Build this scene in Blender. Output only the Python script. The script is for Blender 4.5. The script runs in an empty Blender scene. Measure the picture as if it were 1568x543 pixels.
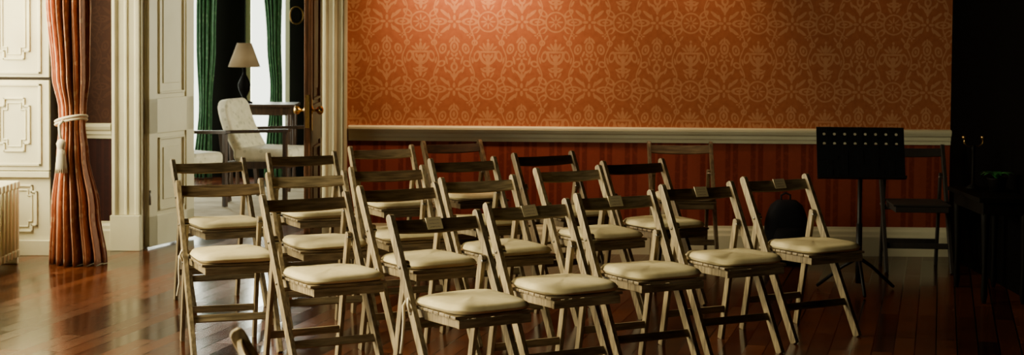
import bpy, bmesh, math, random
from mathutils import Vector, Matrix
random.seed(7)
scn=bpy.context.scene
COL=scn.collection
pi=math.pi
# ------------------------------------------------------------------ materials
class NT:
    def __init__(s,name):
        s.m=bpy.data.materials.new(name); s.m.use_nodes=True; s.t=s.m.node_tree
        s.b=s.t.nodes['Principled BSDF']
    def n(s,typ,**k):
        nd=s.t.nodes.new(typ)
        for a,v in k.items(): setattr(nd,a,v)
        return nd
    def l(s,a,b): s.t.links.new(a,b)
    def M(s,op,a,b=None,c=None):
        nd=s.n('ShaderNodeMath',operation=op)
        for i,v in enumerate((a,b,c)):
            if v is None: continue
            if isinstance(v,(int,float)): nd.inputs[i].default_value=v
            else: s.l(v,nd.inputs[i])
        return nd.outputs[0]
    def coord(s,scale=(1,1,1),rot=(0,0,0),kind='Object'):
        tc=s.n('ShaderNodeTexCoord'); mp=s.n('ShaderNodeMapping')
        mp.inputs['Scale'].default_value=scale; mp.inputs['Rotation'].default_value=rot
        s.l(tc.outputs[kind],mp.inputs[0]); return mp.outputs[0]
    def mix(s,f,a,b):
        nd=s.n('ShaderNodeMix',data_type='RGBA')
        for sock,v in ((nd.inputs['Factor'],f),(nd.inputs['A'],a),(nd.inputs['B'],b)):
            if isinstance(v,(int,float)): sock.default_value=v
            elif isinstance(v,tuple): sock.default_value=(v[0],v[1],v[2],1)
            else: s.l(v,sock)
        return nd.outputs['Result']
    def noise(s,vec,scale,detail=3):
        nd=s.n('ShaderNodeTexNoise'); nd.inputs['Scale'].default_value=scale; nd.inputs['Detail'].default_value=detail
        s.l(vec,nd.inputs['Vector']); return nd.outputs['Fac']
    def ramp(s,f,a,b,lo=.3,hi=.7):
        nd=s.n('ShaderNodeValToRGB'); e=nd.color_ramp.elements
        e[0].position=lo; e[1].position=hi; e[0].color=(*a,1); e[1].color=(*b,1)
        s.l(f,nd.inputs[0]); return nd.outputs[0]
    def bump(s,f,strength=.3,dist=.01):
        nd=s.n('ShaderNodeBump'); nd.inputs['Strength'].default_value=strength; nd.inputs['Distance'].default_value=dist
        s.l(f,nd.inputs['Height']); s.l(nd.outputs[0],s.b.inputs['Normal'])
    def base(s,c):
        if isinstance(c,tuple): s.b.inputs['Base Color'].default_value=(*c,1)
        else: s.l(c,s.b.inputs['Base Color'])
    def set(s,**k):
        for a,v in k.items(): s.b.inputs[a.replace('_',' ')].default_value=v

def m_wood(name,a,b,rough=.5,sc=(3,3,3),nscale=9):
    t=NT(name); v=t.coord(scale=sc)
    oi=t.n('ShaderNodeObjectInfo'); va=t.n('ShaderNodeVectorMath',operation='ADD'); sc_=t.M('MULTIPLY',oi.outputs['Random'],37.0)
    t.l(v,va.inputs[0]); t.l(sc_,va.inputs[1])
    f=t.noise(va.outputs[0],nscale,5); c=t.ramp(f,a,b,.35,.68)
    f2=t.noise(t.coord(),7,2); hs=t.n('ShaderNodeHueSaturation'); t.l(c,hs.inputs['Color']); t.l(t.M('MULTIPLY_ADD',oi.outputs['Random'],.35,t.M('MULTIPLY_ADD',f2,.9,.40)),hs.inputs['Value'])
    t.base(hs.outputs[0]); t.set(Roughness=rough); t.bump(f,.15,.004); return t.m
def m_plain(name,a,b=None,rough=.6,nscale=6,bump=0,metal=0,spec=None):
    t=NT(name); b=b or tuple(x*.85 for x in a); f=t.noise(t.coord(),nscale,3); t.base(t.ramp(f,b,a)); t.set(Roughness=rough,Metallic=metal)
    if spec is not None: t.b.inputs['Specular IOR Level'].default_value=spec
    if bump: t.bump(f,bump,.003)
    return t.m
GZ=(9,9,1.0); GX=(1.0,9,9)
pale=((.14,.100,.052),(.36,.275,.155)); mid=((.065,.038,.017),(.18,.12,.058)); dark=((.02,.010,.005),(.055,.027,.012))
W_PALE=m_wood('worn_pale_wood',*pale,.42,GZ,8); W_PALEX=m_wood('worn_pale_wood_rail',*pale,.42,GX,8)
W_MID=m_wood('worn_brown_wood',*mid,.42,GZ,8); W_MIDX=m_wood('worn_brown_wood_rail',*mid,.42,GX,8)
W_DARK=m_wood('dark_varnished_wood',*dark,.4,GZ,8); W_DARKX=m_wood('dark_varnished_wood_rail',*dark,.4,GX,8)
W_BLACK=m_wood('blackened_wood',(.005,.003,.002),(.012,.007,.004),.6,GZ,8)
DOORWOOD=m_wood('mahogany_door_wood',(.04,.016,.006),(.12,.046,.018),.35,(4,4,.6),8)
WHITE=m_plain('aged_cream_paint',(.70,.66,.46),(.60,.55,.37),.4,3)
METAL=m_plain('dull_steel',(.25,.23,.2),None,.35,20,0,1)
BRASS=m_plain('brass',(.75,.50,.18),None,.25,20,0,1)
OLDBRASS=m_plain('tarnished_brass',(.30,.19,.07),None,.35,20,0,1)
BLACK=m_plain('black_painted_metal',(.003,.003,.004),None,.5,spec=.2)
BAG=m_plain('black_nylon',(.010,.010,.014),None,.8,40,.3,spec=.15)
def paper():
    t=NT('handwritten_paper_label'); v=t.coord(); s=t.n('ShaderNodeSeparateXYZ'); t.l(v,s.inputs[0])
    nz=t.noise(t.coord(scale=(1,1,1)),160,2)
    zz=t.M('ADD',s.outputs[2],t.M('MULTIPLY',nz,.010)); w=t.M('SINE',t.M('MULTIPLY',zz,420)); ln=t.M('GREATER_THAN',w,.93)
    edge=t.M('LESS_THAN',t.M('ABSOLUTE',s.outputs[0]),.024)
    t.base(t.mix(t.M('MULTIPLY',ln,edge),(.98,.84,.52),(.55,.40,.22))); t.set(Roughness=.8); return t.m
PAPER=paper()
def cushion_mat():
    t=NT('cream_cotton_cushion'); v=t.coord(); f=t.noise(v,14,4); t.base(t.ramp(f,(.60,.49,.26),(.74,.62,.35))); t.set(Roughness=.9)
    t.b.inputs['Specular IOR Level'].default_value=.2
    t.bump(t.noise(v,22,2),.25,.006); return t.m
CUSH=cushion_mat()
RIBBON=m_plain('cream_ribbon',(.66,.56,.38),None,.8)

def floor_mat():
    t=NT('polished_red_oak_floor'); R=math.radians(-76); v=t.coord(rot=(0,0,R))
    br=t.n('ShaderNodeTexBrick'); br.offset=.37; br.inputs['Scale'].default_value=1
    br.inputs['Brick Width'].default_value=1.1; br.inputs['Row Height'].default_value=.10
    br.inputs['Mortar Size'].default_value=.004; br.inputs['Color1'].default_value=(.020,.004,.0015,1); br.inputs['Color2'].default_value=(.115,.032,.009,1)
    br.inputs['Mortar'].default_value=(.003,.001,.001,1); t.l(v,br.inputs['Vector'])
    g=t.noise(t.coord(scale=(1,14,1),rot=(0,0,0)),4,5)
    c=t.n('ShaderNodeMix',data_type='RGBA',blend_type='MULTIPLY'); c.inputs['Factor'].default_value=.7
    t.l(br.outputs[0],c.inputs['A']); t.l(t.ramp(g,(.45,.4,.4),(1.2,1.1,1.0)),c.inputs['B']); t.base(c.outputs['Result'])
    sp=t.n('ShaderNodeSeparateColor'); t.l(br.outputs[0],sp.inputs[0])
    t.l(t.M('MULTIPLY_ADD',sp.outputs[0],1.3,t.M('MULTIPLY_ADD',g,.10,.06)),t.b.inputs['Roughness'])
    t.b.inputs['Specular IOR Level'].default_value=.36
    t.bump(t.M('ADD',t.M('MULTIPLY',br.outputs['Fac'],-1.2),t.M('MULTIPLY',sp.outputs[0],6.0)),.25,.003)
    return t.m
def rug_mat():
    t=NT('pale_rug_weave'); f=t.noise(t.coord(),5,4); t.base(t.ramp(f,(.32,.27,.18),(.50,.44,.32))); t.set(Roughness=.95); return t.m

def wallpaper(name,bgs,pat,st1,st2):
    t=NT(name); M=t.M
    tc=t.coord(); s=t.n('ShaderNodeSeparateXYZ'); t.l(tc,s.inputs[0]); x=s.outputs[0]; z=s.outputs[2]
    P=.455; Q=.455
    au=M('ABSOLUTE',M('SUBTRACT',M('FRACT',M('ADD',M('DIVIDE',x,P),20.86)),.5))
    v=M('FRACT',M('ADD',M('DIVIDE',z,Q),.74))
    def ell(cx,cy,rx,ry,ang=0,ring=None):
        dx=M('SUBTRACT',au,cx); dy=M('MULTIPLY',M('SUBTRACT',v,cy),Q/P)
        ca,sa=math.cos(ang),math.sin(ang)
        if ang:
            a=M('ADD',M('MULTIPLY',dx,ca/rx),M('MULTIPLY',dy,sa/rx)); b=M('SUBTRACT',M('MULTIPLY',dy,ca/ry),M('MULTIPLY',dx,sa/ry))
        else: a=M('DIVIDE',dx,rx); b=M('DIVIDE',dy,ry)
        q=M('SQRT',M('ADD',M('MULTIPLY',a,a),M('MULTIPLY',b,b)))
        if ring: return M('LESS_THAN',M('ABSOLUTE',M('SUBTRACT',q,1)),ring)
        return M('LESS_THAN',q,1)
    def flower(cx,cy,r,n,amp=.35,ph=0):
        dx=M('SUBTRACT',au,cx); dy=M('MULTIPLY',M('SUBTRACT',v,cy),Q/P)
        q=M('SQRT',M('ADD',M('MULTIPLY',dx,dx),M('MULTIPLY',dy,dy))); th=M('ARCTAN2',dy,dx)
        lim=M('MULTIPLY',M('ADD',1-amp,M('MULTIPLY',M('COSINE',M('MULTIPLY_ADD',th,n,ph)),amp)),r)
        a=M('LESS_THAN',q,lim); hole=M('GREATER_THAN',q,r*.22); return M('MULTIPLY',a,hole)
    E=[]
    # urn: outlined bowl, lip, handles, foot
    bowl=ell(0,.70,.135,.17); cut=M('LESS_THAN',v,.71); inner=M('SUBTRACT',1,ell(0,.70,.095,.125)); E.append(M('MULTIPLY',M('MULTIPLY',bowl,cut),inner))
    E.append(ell(0,.63,.040,.060)); E.append(ell(.055,.665,.018,.035,-.3)); E.append(ell(0,.725,.165,.017)); E.append(ell(.165,.66,.038,.07,.25,.26))
    E.append(ell(0,.515,.028,.02)); E.append(ell(0,.485,.075,.017)); E.append(ell(0,.44,.042,.030)); E.append(ell(0,.395,.022,.035))
    E.append(ell(.075,.455,.018,.045,-.9)); E.append(ell(.06,.38,.015,.05,-.6))
    # flames
    E.append(ell(0,.805,.024,.065)); E.append(ell(.05,.80,.018,.06,-.45)); E.append(ell(.095,.78,.016,.05,-.9)); E.append(ell(0,.895,.018,.022))
    # rosettes with scrolls
    E.append(flower(0,.17,.11,8,.42)); E.append(ell(0,.17,.145,.145,0,.08)); E.append(flower(.5,.17,.10,4,.5)); E.append(flower(.5,.64,.085,5,.4,1.57)); E.append(flower(.27,.97,.05,4,.4))
    E.append(ell(.27,.17,.10,.045,0,.24)); E.append(ell(.27,.17,.045,.014)); E.append(ell(.19,.30,.065,.034,.7,.30)); E.append(ell(.19,.04,.065,.034,-.7,.30))
    E.append(ell(.36,.29,.09,.024,-.7)); E.append(ell(.36,.05,.09,.024,.7)); E.append(ell(.42,.25,.015,.05,.3)); E.append(ell(.42,.09,.015,.05,-.3))
    E.append(ell(.5,.36,.022,.07)); E.append(ell(.46,.39,.017,.06,.45)); E.append(ell(.42,.43,.015,.05,.9))
    E.append(ell(.5,.50,.04,.055,0,.35)); E.append(ell(.5,.80,.052,.075,0,.24)); E.append(ell(.5,.80,.022,.04)); E.append(ell(.5,.92,.016,.045)); E.append(ell(.45,.90,.016,.05,-.6))
    E.append(ell(.31,.55,.05,.036,.4,.32)); E.append(ell(.33,.77,.045,.065,-.3,.25)); E.append(ell(.245,.44,.016,.05,-.5)); E.append(ell(.385,.60,.015,.065,.25))
    E.append(ell(.41,.70,.015,.05,-.4)); E.append(ell(.33,.77,.018,.03)); E.append(ell(.20,.86,.034,.034,0,.36)); E.append(ell(.14,.94,.016,.045,.6)); E.append(ell(.37,.46,.016,.05,.3)); E.append(ell(.23,.60,.014,.05,-.2))
    st=M('LESS_THAN',M('ABSOLUTE',M('SUBTRACT',au,M('MULTIPLY_ADD',M('SINE',M('MULTIPLY',v,4*pi)),.035,.235))),.010); E.append(st)
    m=E[0]
    for e in E[1:]: m=M('MAXIMUM',m,e)
    nz=t.noise(tc,30,3)
    m=M('MULTIPLY',m,M('MULTIPLY_ADD',nz,.7,.35))
    bg=t.ramp(nz,*bgs)
    dam=t.mix(m,bg,pat)
    sx=M('FRACT',M('DIVIDE',x,.17)); a=M('LESS_THAN',sx,.5); b=M('LESS_THAN',M('ABSOLUTE',M('SUBTRACT',sx,.75)),.05)
    stp=t.mix(M('MAXIMUM',a,b),st1,st2)
    stp=t.mix(M('MULTIPLY',M('GREATER_THAN',nz,.56),.25),stp,tuple(c*1.2 for c in st2))
    up=M('GREATER_THAN',z,.83)
    t.base(t.mix(up,stp,dam)); t.set(Roughness=.65); t.b.inputs['Specular IOR Level'].default_value=.2
    return t.m
PAPERWALL=wallpaper('damask_and_stripe_wallpaper',((.32,.092,.036),(.38,.118,.046)),(.52,.245,.112),(.14,.022,.012),(.22,.042,.021))
SHADEPAPER=wallpaper('shaded_red_wallpaper',((.028,.008,.003),(.036,.011,.004)),(.05,.017,.007),(.02,.004,.003),(.03,.006,.004))  # wallpaper copy with the shade left of the door put into its colours
FLOOR=floor_mat(); RUG=rug_mat()
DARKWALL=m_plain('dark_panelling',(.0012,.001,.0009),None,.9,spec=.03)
PLASTER=m_plain('dim_plaster',(.04,.028,.018),None,.8)
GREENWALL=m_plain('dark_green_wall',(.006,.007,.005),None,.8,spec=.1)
def curtain_mat(name,a,b,c):
    t=NT(name); v=t.coord(); vo=t.n('ShaderNodeTexVoronoi'); vo.inputs['Scale'].default_value=16; t.l(v,vo.inputs['Vector'])
    f=t.noise(v,18,4); base=t.ramp(f,a,b,.4,.6); t.base(t.mix(t.M('LESS_THAN',vo.outputs['Distance'],.28),base,c)); t.set(Roughness=.6)
    t.b.inputs['Sheen Weight'].default_value=.15
    return t.m
CURT=curtain_mat('salmon_damask_curtain',(.45,.17,.075),(.55,.23,.11),(.66,.38,.20))
GCURT=curtain_mat('green_curtain',(.02,.12,.04),(.04,.18,.065),(.11,.27,.12))
UPH=curtain_mat('pale_patterned_upholstery',(.70,.66,.46),(.80,.75,.55),(.56,.53,.36))
SHADE=m_plain('parchment_lampshade',(.30,.22,.12),None,.8)
LEAF=m_plain('green_leaf',(.012,.10,.02),None,.5)
POT=m_plain('dark_ceramic',(.003,.0025,.002),None,.6,spec=.05)

# ------------------------------------------------------------------ mesh helpers
class MB:
    def __init__(s): s.v=[]; s.f=[]; s.mi=[]; s.sm=[]
    def add(s,vs,fs,mi=0,smooth=False):
        o=len(s.v); s.v+= [tuple(p) for p in vs]
        for f in fs: s.f.append([i+o for i in f]); s.mi.append(mi); s.sm.append(smooth)
    def box(s,x0,x1,y0,y1,z0,z1,mi=0):
        vs=[(x,y,z) for x in (x0,x1) for y in (y0,y1) for z in (z0,z1)]
        s.add(vs,[(0,1,3,2),(4,6,7,5),(0,4,5,1),(2,3,7,6),(0,2,6,4),(1,5,7,3)],mi)
    def loft(s,secs,mi=0,smooth=False,close=True):
        n=len(secs[0]); vs=[p for c in secs for p in c]; fs=[]
        for i in range(len(secs)-1):
            for j in range(n): fs.append((i*n+j,i*n+(j+1)%n,(i+1)*n+(j+1)%n,(i+1)*n+j))
        if close: fs.append(tuple(range(n))[::-1]); fs.append(tuple((len(secs)-1)*n+j for j in range(n)))
        s.add(vs,fs,mi,smooth)
    def beam(s,p0,p1,w,d,side=(1,0,0),mi=0,round0=False,round1=False):
        p0=Vector(p0); p1=Vector(p1); ax=(p1-p0); L=ax.length; ax.normalize(); sd=Vector(side); sd=(sd-ax*sd.dot(ax)).normalized(); nr=ax.cross(sd)
        pts=[(0,1),(L,1)]
        r=d*.5
        if round0: pts=[(0,.35),(r*.15,.65),(r*.45,.9),(r,1)]+pts[1:]
        if round1: pts=pts[:-1]+[(L-r,1),(L-r*.45,.9),(L-r*.15,.65),(L,.35)]
        secs=[]
        for q,k in pts:
            c=p0+ax*q; secs.append([c+sd*a*w/2+nr*b*d/2*k for a,b in ((-1,-1),(1,-1),(1,1),(-1,1))])
        s.loft(secs,mi)
    def cyl(s,p0,p1,r0,r1=None,mi=0,n=12,smooth=True):
        r1=r0 if r1 is None else r1
        p0=Vector(p0);p1=Vector(p1);ax=(p1-p0).normalized(); u=ax.orthogonal().normalized(); w=ax.cross(u)
        s.loft([[c+u*math.cos(2*pi*i/n)*r+w*math.sin(2*pi*i/n)*r for i in range(n)] for c,r in ((p0,r0),(p1,r1))],mi,smooth)
    def lathe(s,c,prof,mi=0,n=20,smooth=True):
        s.loft([[(c[0]+r*math.cos(2*pi*i/n),c[1]+r*math.sin(2*pi*i/n),c[2]+z) for i in range(n)] for r,z in prof],mi,smooth)
    def tube(s,pts,r,mi=0,n=8,closed=False):
        P=[Vector(p) for p in pts]; secs=[]; N=len(P); u=None
        for i in range(N):
            a=P[i-1] if (i>0 or closed) else P[0]; b=P[(i+1)%N] if (i<N-1 or closed) else P[-1]
            tq=(b-a).normalized()
            if u is None: u=tq.orthogonal().normalized()
            u=(u-tq*u.dot(tq)).normalized(); w=tq.cross(u)
            rr=r(i/(N-1)) if callable(r) else r
            secs.append([P[i]+u*math.cos(2*pi*k/n)*rr+w*math.sin(2*pi*k/n)*rr for k in range(n)])
        if closed: secs.append(secs[0])
        s.loft(secs,mi,True,not closed)
    def prism(s,poly,axis,a,b,mi=0):
        def P(p,t): return (t,p[0],p[1]) if axis=='x' else ((p[0],t,p[1]) if axis=='y' else (p[0],p[1],t))
        s.loft([[P(p,a) for p in poly],[P(p,b) for p in poly]],mi)
    def mesh(s,name,mats):
        me=bpy.data.meshes.new(name); me.from_pydata(s.v,[],s.f)
        for m in mats: me.materials.append(m)
        for p,mi,sm in zip(me.polygons,s.mi,s.sm): p.material_index=mi; p.use_smooth=sm
        bm=bmesh.new(); bm.from_mesh(me); bmesh.ops.recalc_face_normals(bm,faces=bm.faces); bm.to_mesh(me); bm.free()
        return me
    def obj(s,name,mats,loc=(0,0,0),rz=0,parent=None,bevel=0):
        return put(s.mesh(name,mats),name,loc,rz,parent,bevel)
def put(me,name,loc=(0,0,0),rz=0,parent=None,bevel=0):
    o=bpy.data.objects.new(name,me); COL.objects.link(o); o.location=loc; o.rotation_euler=(0,0,rz)
    if parent: o.parent=parent
    if bevel:
        b=o.modifiers.new('bevel','BEVEL'); b.width=bevel; b.segments=2; b.limit_method='ANGLE'; b.angle_limit=math.radians(50)
    return o

# ------------------------------------------------------------------ folding chair
HT=.785; YT=.30; YF=-.128; YR=.32
def post_y(z): return YF+(YT-YF)*z/HT
def chair_mesh(mats_name,frame,framex,railx):
    b=MB()
    for sx in (-1,1):
        b.beam((sx*.203,YF,0),(sx*.203,YT,HT),.023,.042,round1=True,mi=0)
        b.beam((sx*.178,YR,0),(sx*.178,post_y(.60)+.004,.61),.020,.034,round1=True,mi=0)
        b.cyl((sx*.166,post_y(.585),.585),(sx*.219,post_y(.585),.585),.007,mi=2)
        b.cyl((sx*.186,post_y(.415),.415),(sx*.219,post_y(.415),.415),.007,mi=2)
        b.beam((sx*.155,-.185,.412),(sx*.155,.20,.405),.020,.034,mi=0)
    sl=Vector((0,YT-YF,HT)).normalized(); nr=Vector((0,sl.z,-sl.y))
    secs=[]
    for i in range(13):
        x=-.194+.388*i/12; k=1-(x/.194)**2; c=Vector((x,post_y(.738),.738))+nr*(.012*k+.002)
        h=.027+.003*k; secs.append([c+sl*h+nr*.007,c+sl*h-nr*.007,c-sl*h-nr*.007,c-sl*h+nr*.007])
    b.loft(secs,1)
    n=9; rnd=random.Random(3)
    for i in range(n):
        y=-.195+.39*(i+.5)/n; e=.181+rnd.uniform(-.002,.002); b.box(-e,e,y-.0195,y+.0195,.430,.442,3) 
    b.beam((-.165,-.188,.410),(.165,-.188,.410),.034,.016,side=(0,0,1),mi=3)
    b.beam((-.193,post_y(.165),.165),(.193,post_y(.165),.165),.036,.013,side=sl,mi=3)
    b.beam((-.170,YR-.035,.155),(.170,YR-.035,.155),.034,.012,side=(0,0,1),mi=3)
    b.cyl((-.17,post_y(.60)+.075,.385),(.17,post_y(.60)+.075,.385),.010,mi=3)
    b.cyl((-.193,post_y(.39)-.002,.39),(.193,post_y(.39)-.002,.39),.009,mi=3)
    return b.mesh(mats_name,[frame,railx,METAL,framex])
ME={'p':chair_mesh('folding_chair_pale',W_PALE,W_PALEX,W_PALEX),'m':chair_mesh('folding_chair_worn',W_PALE,W_PALEX,W_MIDX),
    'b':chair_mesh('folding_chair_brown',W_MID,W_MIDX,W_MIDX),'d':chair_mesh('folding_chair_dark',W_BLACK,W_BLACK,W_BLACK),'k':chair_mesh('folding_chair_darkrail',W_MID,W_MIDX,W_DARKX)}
def cushion_mesh(seed):
    rnd=random.Random(seed); b=MB(); n=56
    ph=[rnd.uniform(0,6.28) for _ in range(4)]
    def outline(z,inset,sc=1):
        P=[]
        hx=.180-inset; hy=.184-inset
        for i in range(n):
            a=2*pi*i/n; c,s_=math.cos(a),math.sin(a); e=.38
            x=math.copysign(abs(c)**e,c)*hx*sc; y=math.copysign(abs(s_)**e,s_)*hy*sc
            w=1+.006*math.sin(3*a+ph[0])+.005*math.sin(5*a+ph[1])
            zz=z+(.003*math.sin(2*a+ph[2])+.0015*math.sin(5*a+ph[3]))*(sc if z>.01 else 0)
            P.append((x*w,y*w-.005,zz))
        return P
    rings=[(.002,.012,1),(.004,.003,1),(.013,-.002,1),(.016,-.005,1),(.019,-.002,1),(.028,.003,1),(.034,.012,1),(.0375,.025,1),(.0395,.025,.8),(.041,.025,.6),(.0415,.025,.4),(.0418,.025,.2),(.0419,.025,.04)]
    b.loft([outline(z,i,sc) for z,i,sc in rings],0,True)
    return b.mesh('seat_cushion',[CUSH])
CU=[cushion_mesh(i) for i in range(4)]
lab=MB(); lab.box(-.036,.036,-.0012,.0012,-.026,.026); LAB=lab.mesh('paper_label',[PAPER])
SL=math.atan2(YT-YF,HT)
def chair(x,y,yaw,kind='p',cush=True,label=False):
    o=put(ME[kind],'folding_chair',(x,y,0),math.radians(yaw),bevel=.0025)
    if cush: put(CU[random.randrange(4)],'seat_cushion',(0,-.012,.443),random.uniform(-.05,.05),o)
    if label:
        l=put(LAB,'paper_label',(0,0,0),0,o); l.rotation_euler=(-SL,random.uniform(-.06,.06),0)
        nr=Vector((0,math.cos(SL),-math.sin(SL))); l.location=Vector((random.uniform(-.01,.02),post_y(.744),.744))+nr*.001
    return o
K=1.036
CH={
'R1a':(-.16,6.56,32,'m'),'R1b':(.22,7.02,31,'p'),'R1c':(.62,7.43,29,'p'),'R1d':(1.05,7.87,29,'m'),'R1e':(1.51,8.31,30.5,'p'),
'R2a':(-.79,7.26,30,'m'),'R2b':(-.39,7.71,32,'m'),'R2c':(-.03,8.13,29,'p'),'R2d':(.46,8.73,32,'p'),'R2e':(.84,9.20,31,'k'),
'R3a':(-1.32,7.83,21,'m'),'R3b':(-.94,8.30,24,'p'),'R3c':(-.55,8.65,24,'m'),'R3d':(-.14,9.25,29,'m'),'R3e':(.34,9.70,31,'k'),
'R4a':(-1.57,9.05,27,'p'),'R4b':(-1.12,9.55,25,'m'),'R4c':(-.69,10.08,25,'p'),'R4d':(-.26,10.57,27,'k'),
}
objs={}
for k,(x,y,yaw,kd) in CH.items(): objs[k]=chair(x,y*K,yaw,kd,True,k.startswith('R1'))
chair(1.11,10.99,1,'b')
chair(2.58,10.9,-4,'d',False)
chair(-.36,4.24,105,'p',False)
def ribbon(par,pts,name='cushion_tie'):
    b=MB(); b.tube(pts,.006,0,6); return b.obj(name,[RIBBON],parent=par)
for k in ('R3a','R1a'):
    ribbon(objs[k],[(-.17,.15,.455),(-.20,.16,.46),(-.225,.14,.44),(-.228,.13,.38),(-.222,.15,.31),(-.235,.14,.25)])
    ribbon(objs[k],[(-.17,.15,.455),(-.215,.12,.47),(-.23,.09,.45),(-.215,.10,.42)])

# ------------------------------------------------------------------ room shell
YW=11.6; XL=-3.04; XR=2.96; DX0,DX1=-2.52,-1.26; DH=2.45; CZ=3.1
b=MB(); b.box(-6,XR+.2,-2,YW+.2,-.1,0); b.obj('floor',[FLOOR])
b=MB(); b.box(-3.7,XR+.2,-2,YW+.2,CZ,CZ+.1); b.obj('ceiling',[PLASTER])
b=MB(); b.box(-6.2,DX0,YW,YW+.2,0,CZ,1); b.box(DX1,XR+.2,YW,YW+.2,0,CZ); b.box(DX0,DX1,YW,YW+.2,DH,CZ); b.obj('wall_back',[PAPERWALL,SHADEPAPER])
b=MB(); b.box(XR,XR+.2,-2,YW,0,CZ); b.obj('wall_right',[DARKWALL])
b=MB(); b.box(-3.7,XR+.2,-2.2,-2,0,CZ); b.obj('wall_front',[DARKWALL])
wins=[(9.55,11.33),(6.3,8.1),(2.9,4.7)]
b=MB(); prev=-2
for a,c in sorted(wins):
    b.box(XL-.5,XL,prev,a,0,CZ); b.box(XL-.5,XL-.40,a,c,0,.54,1); b.box(XL-.5,XL,a,c,2.75,CZ); prev=c
b.box(XL-.5,XL,prev,YW,0,CZ); b.obj('wall_left',[PLASTER,WHITE])
for i,(a,c) in enumerate(sorted(wins)):
    w=MB(); x0,x1=XL-.5,XL-.455
    c2=c-.05 if i==2 else c
    for z0,z1 in ((.54,.60),(1.62,1.68),(2.69,2.75)): w.box(x0,x1,a,c2,z0,z1)
    for yy in (a,(a+c)/2-.02,c2-.05): w.box(x0,x1,yy,yy+.05,.54,2.75)
    for f in (.25,.75): yy=a+(c-a)*f; w.box(x0+.015,x1-.015,yy-.01,yy+.01,.6,2.69)
    w.obj('window_%d'%(i+1),[WHITE])
def trim_x(name,x0,x1,prof,y=YW,mat=WHITE):
    q=MB(); q.prism([(y-p,z) for p,z in prof],'x',x0,x1); return q.obj(name,[mat])
RAIL=[(0,.755),(.012,.755),(.015,.775),(.022,.785),(.022,.805),(.034,.815),(.042,.835),(.042,.848),(.030,.856),(0,.858)]
BASE=[(0,0),(.028,0),(.028,.13),(.022,.145),(.020,.165),(.012,.18),(.010,.195),(0,.195)]
trim_x('trim_1',-1.10,XR,RAIL); trim_x('trim_2',XL,-2.70,RAIL)
trim_x('baseboard_back',-1.10,XR,BASE); trim_x('baseboard_left',XL,-2.70,BASE)
def architrave(name,x0,x1):
    q=MB(); w=x1-x0; s=1 if x0<-2 else -1
    prof=[(0,0),(0,.05),(.12,.055),(.18,.045),(.22,.03),(.45,.026),(.50,.036),(.56,.036),(.60,.024),(.82,.020),(.88,.032),(1,.032),(1,0)]
    P=[((x0+f*w) if s==1 else (x1-f*w),YW-d) for f,d in prof]
    q.prism(P,'z',.24,DH+.1); q.box(x0-.01,x1+.01,YW-.062,YW,0,.24); return q.obj(name,[WHITE],bevel=.004)
architrave('trim_3',-2.69,-2.51); architrave('trim_4',-1.27,-1.11)
b=MB(); b.box(-2.69,-1.11,YW-.05,YW,DH,DH+.18); b.obj('trim_5',[WHITE],bevel=.01)
b=MB(); b.box(DX0-.001,DX0+.02,YW,YW+.2,0,DH); b.box(DX1-.02,DX1+.001,YW,YW+.2,0,DH); b.box(DX0,DX1,YW,YW+.2,DH-.02,DH); b.obj('trim_6',[WHITE])
def eared(x0,x1,z0,z1,e=.03,r=.045):
    return [(x0,z0+r),(x0-0,z1-r),(x0+e,z1-r),(x0+e,z1),(x1-e,z1),(x1-e,z1-r),(x1,z1-r),(x1,z0+r),(x1-e,z0+r),(x1-e,z0),(x0+e,z0),(x0+e,z0+r)]
def mould(q,pts,y,w=.012,d=.010,mi=0):
    n=len(pts)
    for i in range(n):
        a=pts[i]; c=pts[(i+1)%n]
        x0,x1=sorted((a[0],c[0])); z0,z1=sorted((a[1],c[1]))
        q.box(x0-w/2,x1+w/2,y-d,y,z0-w/2,z1+w/2,mi)
def rect(x0,x1,z0,z1): return [(x0,z0),(x0,z1),(x1,z1),(x1,z0)]
q=MB(); y=11.33
q.box(XL-.44,XL-.0,y-.035,y,.56,1.155); q.box(XL-.44,XL-.0,y-.035,y,1.175,2.70)
for z0,z1 in ((.60,1.125),(1.205,1.90)):
    mould(q,rect(XL-.40,XL-.06,z0,z1),y-.035,.018,.012)
    mould(q,eared(XL-.33,XL-.13,z0+.09,z1-.09,.035,.05),y-.035,.013,.012); mould(q,eared(XL-.305,XL-.155,z0+.12,z1-.12,.03,.045),y-.035,.008,.007)
q.obj('window_shutter',[WHITE],bevel=.003)
q=MB(); q.box(XL-.44,XL,y-.02,y,.0,.545); q.box(XL-.44,XL+.0,y-.045,y,.515,.555); q.box(XL-.44,XL,y-.045,y,0,.10)
mould(q,eared(XL-.30,XL-.09,.16,.46,.03,.04),y-.02,.014,.012); mould(q,eared(XL-.27,XL-.12,.19,.43,.025,.035),y-.02,.009,.007)
q.obj('trim_7',[WHITE],bevel=.003)
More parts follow.
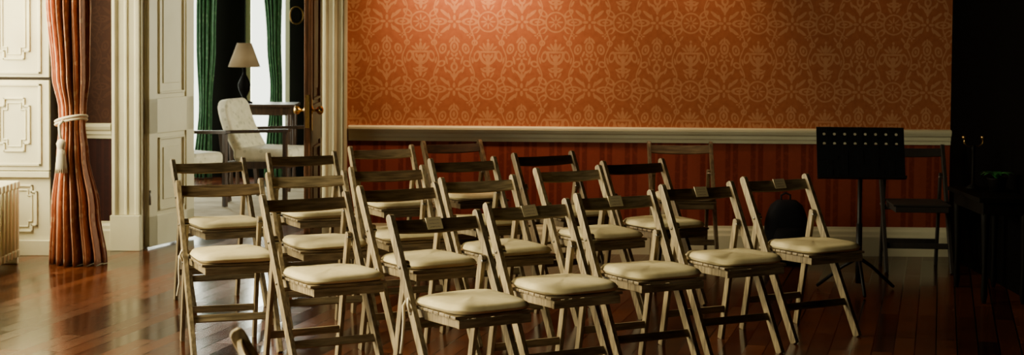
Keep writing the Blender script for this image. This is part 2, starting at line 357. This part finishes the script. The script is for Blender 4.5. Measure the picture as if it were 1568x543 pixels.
# radiator: columns per section, gaps between sections
q=MB()
for i in range(15):
    yy=9.78+.08*i
    for xx in (-3.255,-3.20,-3.145): q.cyl((xx,yy,.05),(xx,yy,.50),.017,mi=0,n=12)
    q.beam((-3.275,yy,.505),(-3.125,yy,.505),.036,.05,side=(0,1,0)); q.beam((-3.275,yy,.07),(-3.125,yy,.07),.036,.05,side=(0,1,0))
for z in (.09,.49): q.cyl((-3.20,9.78,z),(-3.20,9.78+.08*14,z),.016)
for yy in (9.78,9.78+.08*14): q.box(-3.265,-3.135,yy-.015,yy+.015,0,.07)
q.obj('radiator',[WHITE],bevel=.008)
def leaf(name,L,mat,knobs,parent_loc,rz):
    q=MB(); T=.042; H=DH-.03
    q.box(0,L,-T/2+.012,T/2-.012,.012,H)
    for z0,z1 in ((.012,.22),(.78,1.02),(H-.14,H)): q.box(0,L,-T/2,T/2,z0,z1)
    for x0,x1 in ((0,.11),(L-.11,L)): q.box(x0,x1,-T/2,T/2,.012,H)
    for z0,z1 in ((.22,.78),(1.02,H-.14)):
        for s in (-1,1):
            yy=s*(T/2-.012)
            for (a,c,e,f) in ((.135,L-.135,z0+.03,z0+.045),(.135,L-.135,z1-.045,z1-.03),(.135,.15,z0+.03,z1-.03),(L-.15,L-.135,z0+.03,z1-.03)):
                q.box(a,c,min(yy,yy+s*.016),max(yy,yy+s*.016),e,f)
            q.box(.20,L-.20,min(yy,yy+s*.008),max(yy,yy+s*.008),z0+.10,z1-.10)
    o=q.obj(name,[mat],parent_loc,rz,bevel=.003)
    k=MB()
    if knobs:
        for s in (-1,1):
            k.lathe((0,0,0),[(.0,0),(.026,0),(.026,.006),(.009,.008),(.009,.03),(.022,.038),(.029,.052),(.026,.066),(.012,.074),(0,.075)],0)
        h=len(k.v)//2
        k.v=[(L-.06+vx,(T/2+vz)*(1 if i<h else -1),.99+vy) for i,(vx,vy,vz) in enumerate(k.v)]
        k.box(L-.085,L-.035,-T/2-.003,T/2+.003,.86,1.06)
        k.box(L-.002,L+.003,-.014,.014,.88,1.09)
        k.obj('door_knobs',[BRASS],parent=o)
    for z in (.3,1.9):
        g=MB(); g.cyl((0,-T/2-.005,z),(0,-T/2-.005,z+.1),.008); g.obj('hinge',[METAL],parent=o)
    return o
leaf('door_1',.62,WHITE,False,(-2.478,11.66,0),math.atan2(.60,.20))
leaf('door_2',.62,DOORWOOD,True,(-1.292,11.525,0),math.radians(-90.5))

def curtain(name,mat,zs,y0,depth,folds,zmax):
    q=MB(); n=150; rows=[]
    for z,xl,xr,am in zs:
        row=[]
        for i in range(n+1):
            t=i/n; a=2*pi*folds*t; X=xl+(xr-xl)*(t+.010*math.sin(a*1.0+1))
            env=math.sin(pi*min(max(t,.02),.98))**.35
            Y=y0-depth*am*(.5*env+ .33*env*math.sin(a+.6*math.sin(z*1.3))+.12*math.sin(a*2.3+z)); row.append((X,Y,z))
        rows.append(row)
    vs=[p for r in rows for p in r]; fs=[(r*(n+1)+i,r*(n+1)+i+1,(r+1)*(n+1)+i+1,(r+1)*(n+1)+i) for r in range(len(rows)-1) for i in range(n)]
    q.add(vs,fs,0,True); o=q.obj(name,[mat]); m=o.modifiers.new('s','SOLIDIFY'); m.thickness=.004; return o
def interp(keys,n):
    out=[]
    zs=[k[0] for k in keys]
    for i in range(n+1):
        z=zs[0]+(zs[-1]-zs[0])*i/n
        for a,c in zip(keys,keys[1:]):
            if a[0]<=z<=c[0]+1e-9:
                f=(z-a[0])/(c[0]-a[0]); f=f*f*(3-2*f); out.append((z,)+tuple(a[j]+(c[j]-a[j])*f for j in (1,2,3))); break
    return out
ck=[(.003,-2.945,-2.585,1.0),(.35,-2.93,-2.63,.9),(.70,-2.895,-2.70,.65),(.88,-2.885,-2.722,.45),(.98,-2.885,-2.715,.5),(1.2,-2.92,-2.69,.8),(1.7,-2.955,-2.68,1),(2.8,-2.98,-2.62,1)]
cur=curtain('window_curtain',CURT,interp(ck,70),10.99,.24,6,2.8)
q=MB(); ring=[(-2.80+.098*math.cos(a),10.925+.085*math.sin(a),.925+.02*math.cos(a)-.015*math.sin(a)) for a in [2*pi*i/28 for i in range(28)]]
q.tube(ring,.009,0,8,True); q.tube([(x,y_-.002,z-.02) for x,y_,z in ring],.008,0,8,True)
q.tube([(-2.83,10.835,.92),(-2.85,10.82,.89),(-2.845,10.815,.84),(-2.835,10.81,.80)],.009,0,8)
q.lathe((-2.835,10.81,.60),[(.0,0),(.033,.0),(.036,.02),(.030,.09),(.022,.14),(.026,.155),(.030,.175),(.022,.195),(.010,.205),(0,.206)],0)
for i in range(18):
    a=2*pi*i/18; q.tube([(-2.835+.02*math.cos(a),10.81+.02*math.sin(a),.74),(-2.835+.036*math.cos(a),10.81+.036*math.sin(a),.59)],.004,0,5)
q.obj('tieback_tassel',[RIBBON],parent=cur)

# ------------------------------------------------------------------ next room
Y2=17.0
b=MB(); b.box(-6,1,YW+.2,Y2+.2,-.1,0); b.obj('floor_next_room',[FLOOR])
b=MB(); b.box(-6,1,YW+.2,Y2+.2,3.1,3.2); b.obj('ceiling_next_room',[PLASTER])
def sidewall(name,x0,x1,wa,wc):
    b=MB(); b.box(x0,x1,YW+.2,wa,0,3.1); b.box(x0,x1,wc,Y2,0,3.1); b.box(x0,x1,wa,wc,0,.5); b.box(x0,x1,wa,wc,2.7,3.1); b.obj(name,[GREENWALL])
sidewall('wall_next_room_left',-6.2,-6,13.0,15.2); sidewall('wall_next_room_right',.8,1.0,12.4,14.6)
nw=[(-4.0,-3.04),(-2.64,-2.20)]
b=MB(); prev=-6
for a,c in nw:
    b.box(prev,a,Y2,Y2+.2,0,3.1); b.box(a,c,Y2,Y2+.2,0,.18); b.box(a,c,Y2,Y2+.2,2.7,3.1); prev=c
b.box(prev,1,Y2,Y2+.2,0,3.1); b.obj('wall_next_room_far',[GREENWALL])
for i,(a,c) in enumerate(nw):
    w=MB()
    for z0,z1 in ((.18,.24),(1.9,1.94),(2.64,2.7)): w.box(a,c,Y2+.05,Y2+.1,z0,z1)
    for xx in (a,c-.05): w.box(xx,xx+.05,Y2+.05,Y2+.1,.18,2.7)
    w.obj('window_%d'%(i+4),[WHITE])
for nm,x0,wa,wc in (('window_6',-6.15,13.0,15.2),('window_7',.9,12.4,14.6)):  # windows added out of view, openings for extra fill light in the next room
    w=MB()
    for z0,z1 in ((.5,.56),(1.6,1.65),(2.64,2.7)): w.box(x0,x0+.05,wa,wc,z0,z1)
    for yy in (wa,(wa+wc)/2-.02,wc-.05): w.box(x0,x0+.05,yy,yy+.05,.5,2.7)
    w.obj(nm,[WHITE])
def gcurt(keys,y0): return curtain('green_curtain',GCURT,interp(keys,30),y0,.16,5,2.8)
gcurt([(.01,-3.12,-2.94,1),(.7,-3.06,-2.94,.7),(1.3,-3.08,-2.9,1),(2.75,-3.09,-2.86,1)],16.85)
gcurt([(.01,-2.42,-2.24,1),(.9,-2.36,-2.25,.8),(1.3,-2.39,-2.26,1),(2.75,-2.54,-2.22,1)],16.85)
trim_x('trim_8',-2.0,.8,RAIL,Y2)
b=MB(); b.box(-4.2,-1.75,13.0,15.9,0,.012); b.obj('rug',[RUG])
def armchair(x,y,rz,s=1):
    root=bpy.data.objects.new('armchair',None); COL.objects.link(root); root.location=(x,y,.003); root.rotation_euler=(0,0,rz)
    q=MB()
    for sx in (-1,1):
        q.beam((sx*.28,-.26,0.012),(sx*.28,-.26,.62),.035,.035,mi=0); q.beam((sx*.28,.26,0.012),(sx*.28,.34,.60),.035,.035,mi=0)
        q.beam((sx*.28,-.30,.63),(sx*.28,.36,.60),.05,.028,mi=0,round0=True); q.beam((sx*.28,-.26,.34),(sx*.28,.30,.32),.025,.06,mi=0)
    q.beam((-.28,-.26,.34),(.28,-.26,.34),.025,.06,side=(0,1,0)); q.beam((-.28,.29,.32),(.28,.29,.32),.025,.06,side=(0,1,0))
    q.obj('frame',[W_DARK],parent=root,bevel=.004)
    c=MB(); c.box(-.25,.25,-.29,.25,.35,.47); o=c.obj('seat_pad',[UPH],parent=root); m=o.modifiers.new('b','BEVEL'); m.width=.04; m.segments=4
    c=MB(); secs=[]
    for i in range(9):
        t=i/8; zz=.42+.46*t; yy=.18+.20*t+.03*math.sin(pi*t); w=.24-.03*t*t-(.05 if i==8 else 0); secs.append([(-w,yy-.05,zz),(w,yy-.05,zz),(w,yy+.05,zz-.02),(-w,yy+.05,zz-.02)])
    c.loft(secs,0); o=c.obj('back_pad',[UPH],parent=root); m=o.modifiers.new('b','BEVEL'); m.width=.03; m.segments=4
    return root
armchair(-2.06,14.75,math.radians(72))
armchair(-2.74,14.1,math.radians(52))
def table(name,x,y,w,d,h,mat,z0=.012):
    q=MB(); q.box(x-w/2,x+w/2,y-d/2,y+d/2,h-.025,h); q.box(x-w/2+.03,x+w/2-.03,y-d/2+.03,y+d/2-.03,h-.10,h-.025)
    for sx in (-1,1):
        for sy in (-1,1):
            px,py=x+sx*(w/2-.05),y+sy*(d/2-.05); q.lathe((px,py,z0),[(.012,0),(.02,.05),(.014,.2),(.024,.45),(.026,h-.09-z0)],0,10)
    return q.obj(name,[mat],bevel=.003)
table('side_table',-2.26,15.62,.62,.45,.80,W_DARK)
q=MB(); c=(-2.42,15.55,.80)
q.lathe(c,[(.0,0),(.075,0),(.075,.015),(.03,.03),(.022,.06),(.05,.12),(.06,.17),(.04,.22),(.018,.26),(.014,.34),(.006,.35),(.006,.42),(0,.42)],0)
q.lathe(c,[(.145,.33),(.065,.545),(.061,.545),(.141,.33)],1,28)
q.obj('table_lamp',[POT,SHADE])
q=MB(); q.tube([(-2.13+.065*math.cos(a),Y2-.02,1.60+.085*math.sin(a)) for a in [2*pi*i/32 for i in range(32)]],.008,0,8,True); q.obj('oval_picture_frame',[OLDBRASS])

# ------------------------------------------------------------------ music stand
root=bpy.data.objects.new('music_stand',None); COL.objects.link(root); root.location=(2.04,10.0,0); root.rotation_euler=(0,0,math.radians(-2))
q=MB(); tilt=.28
def D(u,w,off=0):
    return Vector((u,w*math.sin(tilt)-off*math.cos(tilt),.665+w*math.cos(tilt)+off*math.sin(tilt)))
nu,nv=17,11; W=.51; H=.31; holes=set()
for i in (1,3,5,7,9,11,13,15): 
    for j in (9,7): holes.add((i,j))
for i in range(nu):
    for j in range(nv):
        u0,u1=-W/2+W*i/nu,-W/2+W*(i+1)/nu; w0,w1=H*j/nv,H*(j+1)/nv
        if (i,j) in holes:
            cu,cw=(u0+u1)/2,(w0+w1)/2; ru,rw=(u1-u0)*.30,(w1-w0)*.30
            sq=[(u0,w0),(cu,w0),(u1,w0),(u1,cw),(u1,w1),(cu,w1),(u0,w1),(u0,cw)]
            ci=[(cu+ru*math.cos(a),cw+rw*math.sin(a)) for a in [math.radians(225+45*k) for k in range(8)]]
            q.add([D(*p) for p in sq+ci],[(k,(k+1)%8,8+(k+1)%8,8+k) for k in range(8)])
        else: q.add([D(u0,w0),D(u1,w0),D(u1,w1),D(u0,w1)],[(0,1,2,3)])
o=q.obj('desk',[BLACK],parent=root); m=o.modifiers.new('s','SOLIDIFY'); m.thickness=.003
q=MB(); 
q.add([D(-W/2,0),D(W/2,0),D(W/2,0,.05),D(-W/2,0,.05),D(W/2,.015,.052),D(-W/2,.015,.052)],[(0,1,2,3),(3,2,4,5)]); o=q.obj('ledge',[BLACK],parent=root); m=o.modifiers.new('s','SOLIDIFY'); m.thickness=.004
q=MB(); q.cyl((0,.05,.05),(0,.05,.70),.013); q.cyl((0,.05,.05),(0,.05,.40),.018); q.box(-.05,.05,.025,.07,.68,.76)
for k in range(3):
    a=2*pi*k/3+.5; q.tube([(0,.05,.20),(.10*math.cos(a),.05+.10*math.sin(a),.14),(.26*math.cos(a),.05+.26*math.sin(a),.012)],.010,0,8)
q.obj('stem_and_tripod',[BLACK],parent=root)

# backpack
q=MB(); secs=[]
for i in range(15):
    t=i/14; z=.42*t; w=.14*(1-.35*max(0,t-.6)**2*6)*(.9+.1*math.sin(pi*t)); d=.10*(1-.45*t*t)
    if i in (0,14): w*=.75; d*=.7
    secs.append([(math.copysign(abs(math.cos(a))**.6,math.cos(a))*w,math.copysign(abs(math.sin(a))**.6,math.sin(a))*d,z) for a in [2*pi*k/28 for k in range(28)]])
q.loft(secs,0,True)
secs=[]
for i in range(9):
    t=i/8; z=.05+.20*t; s_=math.sin(pi*(.12+.76*t)); secs.append([(math.cos(a)*.11*s_**.3,-.09+math.sin(a)*.055*s_,z) for a in [2*pi*k/20 for k in range(20)]])
q.loft(secs,0,True); q.tube([(-.03,.02,.41),(-.03,.02,.45),(0,.02,.465),(.03,.02,.45),(.03,.02,.41)],.007,0,8)
q.obj('backpack',[BAG],(1.79,11.15,0),.1)
# console table on the dark side wall, with plant and candlestick
table('console_table',2.78,9.95,.32,.7,.60,POT,0)
q=MB(); q.lathe((0,0,0),[(0,0),(.04,0),(.055,.07),(.06,.08),(.05,.08),(.045,.065),(0,.065)],0)
for k in range(14):
    a=2*pi*k/14+random.random()*.3; L=.08+.04*random.random(); P=[]
    for i in range(5):
        t=i/4; r=L*t; z=.07+.13*t-.10*t*t; w=.015*math.sin(pi*(.1+.85*t)); c=Vector((r*math.cos(a),r*math.sin(a),z)); sd=Vector((-math.sin(a),math.cos(a),0))
        P.append((c-sd*w,c+sd*w))
    q.add([p for pr in P for p in pr],[(2*i,2*i+1,2*i+3,2*i+2) for i in range(4)],1,True)
q.obj('potted_plant',[POT,LEAF],(2.83,10.0,.60))
q=MB(); q.lathe((0,0,0),[(0,0),(.04,0),(.04,.01),(.009,.03),(.008,.22),(.014,.24),(.008,.26),(0,.262)],1)
q.tube([(-.055,0,.30),(-.055,0,.27),(-.03,0,.25),(0,0,.255),(.03,0,.25),(.055,0,.27),(.055,0,.30)],.005,0,8)
for sx in (-.055,.055): q.lathe((sx,0,.29),[(0,0),(.010,0),(.016,.015),(.014,.022),(0,.022)],0)
q.obj('brass_candelabrum',[OLDBRASS,POT],(2.73,10.15,.60))

# ------------------------------------------------------------------ lights
def area(name,loc,rot,sx,sy,e,col,spread=180):
    l=bpy.data.lights.new(name,'AREA'); l.shape='RECTANGLE'; l.size=sx; l.size_y=sy; l.energy=e; l.color=col; l.spread=math.radians(spread)
    o=bpy.data.objects.new(name,l); COL.objects.link(o); o.location=loc; o.rotation_euler=rot; return o
DAY=(1,.88,.53)
for i,((a,c),e,sp) in enumerate(zip(sorted(wins),(210,150,260),(95,90,170))):
    area('window_daylight_%d'%(i+1),(XL-.75,(a+c)/2,1.9),(0,math.radians(-66),0),2.0,c-a-.1,e,DAY,sp)
area('next_room_daylight',(-3.5,Y2+.3,1.6),(math.radians(-90),0,0),.9,2.2,80,(.95,1,.82))
area('next_room_daylight.001',(-2.42,Y2+.3,1.6),(math.radians(-90),0,0),.4,2.2,50,(.95,1,.82))
area('next_room_added_fill_left',(-6.3,14.1,1.7),(0,math.radians(-80),0),2.0,2.0,200,(1,.96,.75))  # unseen source added to brighten the armchairs through the left side opening
area('next_room_added_fill_right',(1.15,13.5,1.7),(0,math.radians(80),0),2.0,2.0,90,(1,.91,.60))  # unseen source added to brighten the white door leaf and armchair
def spot(loc,tgt,e,col,ang,blend=1):
    l=bpy.data.lights.new('wall_washer','SPOT'); l.energy=e; l.color=col; l.spot_size=math.radians(ang); l.spot_blend=blend; l.shadow_soft_size=.05
    o=bpy.data.objects.new('wall_washer',l); COL.objects.link(o); o.location=loc; o.rotation_euler=(Vector(tgt)-Vector(loc)).to_track_quat('-Z','Y').to_euler()
WARM=(1,.65,.34)
spot((-.28,11.05,2.25),(-.28,11.6,1.75),85,WARM,110)
spot((-.28,10.8,2.9),(-.25,11.6,1.55),135,WARM,80)
spot((1.1,10.9,2.9),(1.0,11.6,1.6),85,WARM,75)
spot((2.4,11.2,2.7),(2.3,11.6,1.85),8,WARM,70)
w=bpy.data.worlds.new('sky'); scn.world=w; w.use_nodes=True; w.node_tree.nodes['Background'].inputs[0].default_value=(.95,1,.82,1); w.node_tree.nodes['Background'].inputs[1].default_value=4.0

# ------------------------------------------------------------------ camera
cam=bpy.data.cameras.new('camera'); co=bpy.data.objects.new('camera',cam); COL.objects.link(co); scn.camera=co
cam.sensor_width=36; cam.lens=2690*36/1600; cam.shift_y=(147-277)/1600; cam.clip_end=100
co.matrix_world=Matrix.Translation((0,0,1.581))@Matrix.Rotation(math.radians(90-2.5),4,'X')@Matrix.Rotation(math.radians(.45),4,'Z')
cam.dof.use_dof=True; cam.dof.focus_distance=7.8; cam.dof.aperture_fstop=5.6
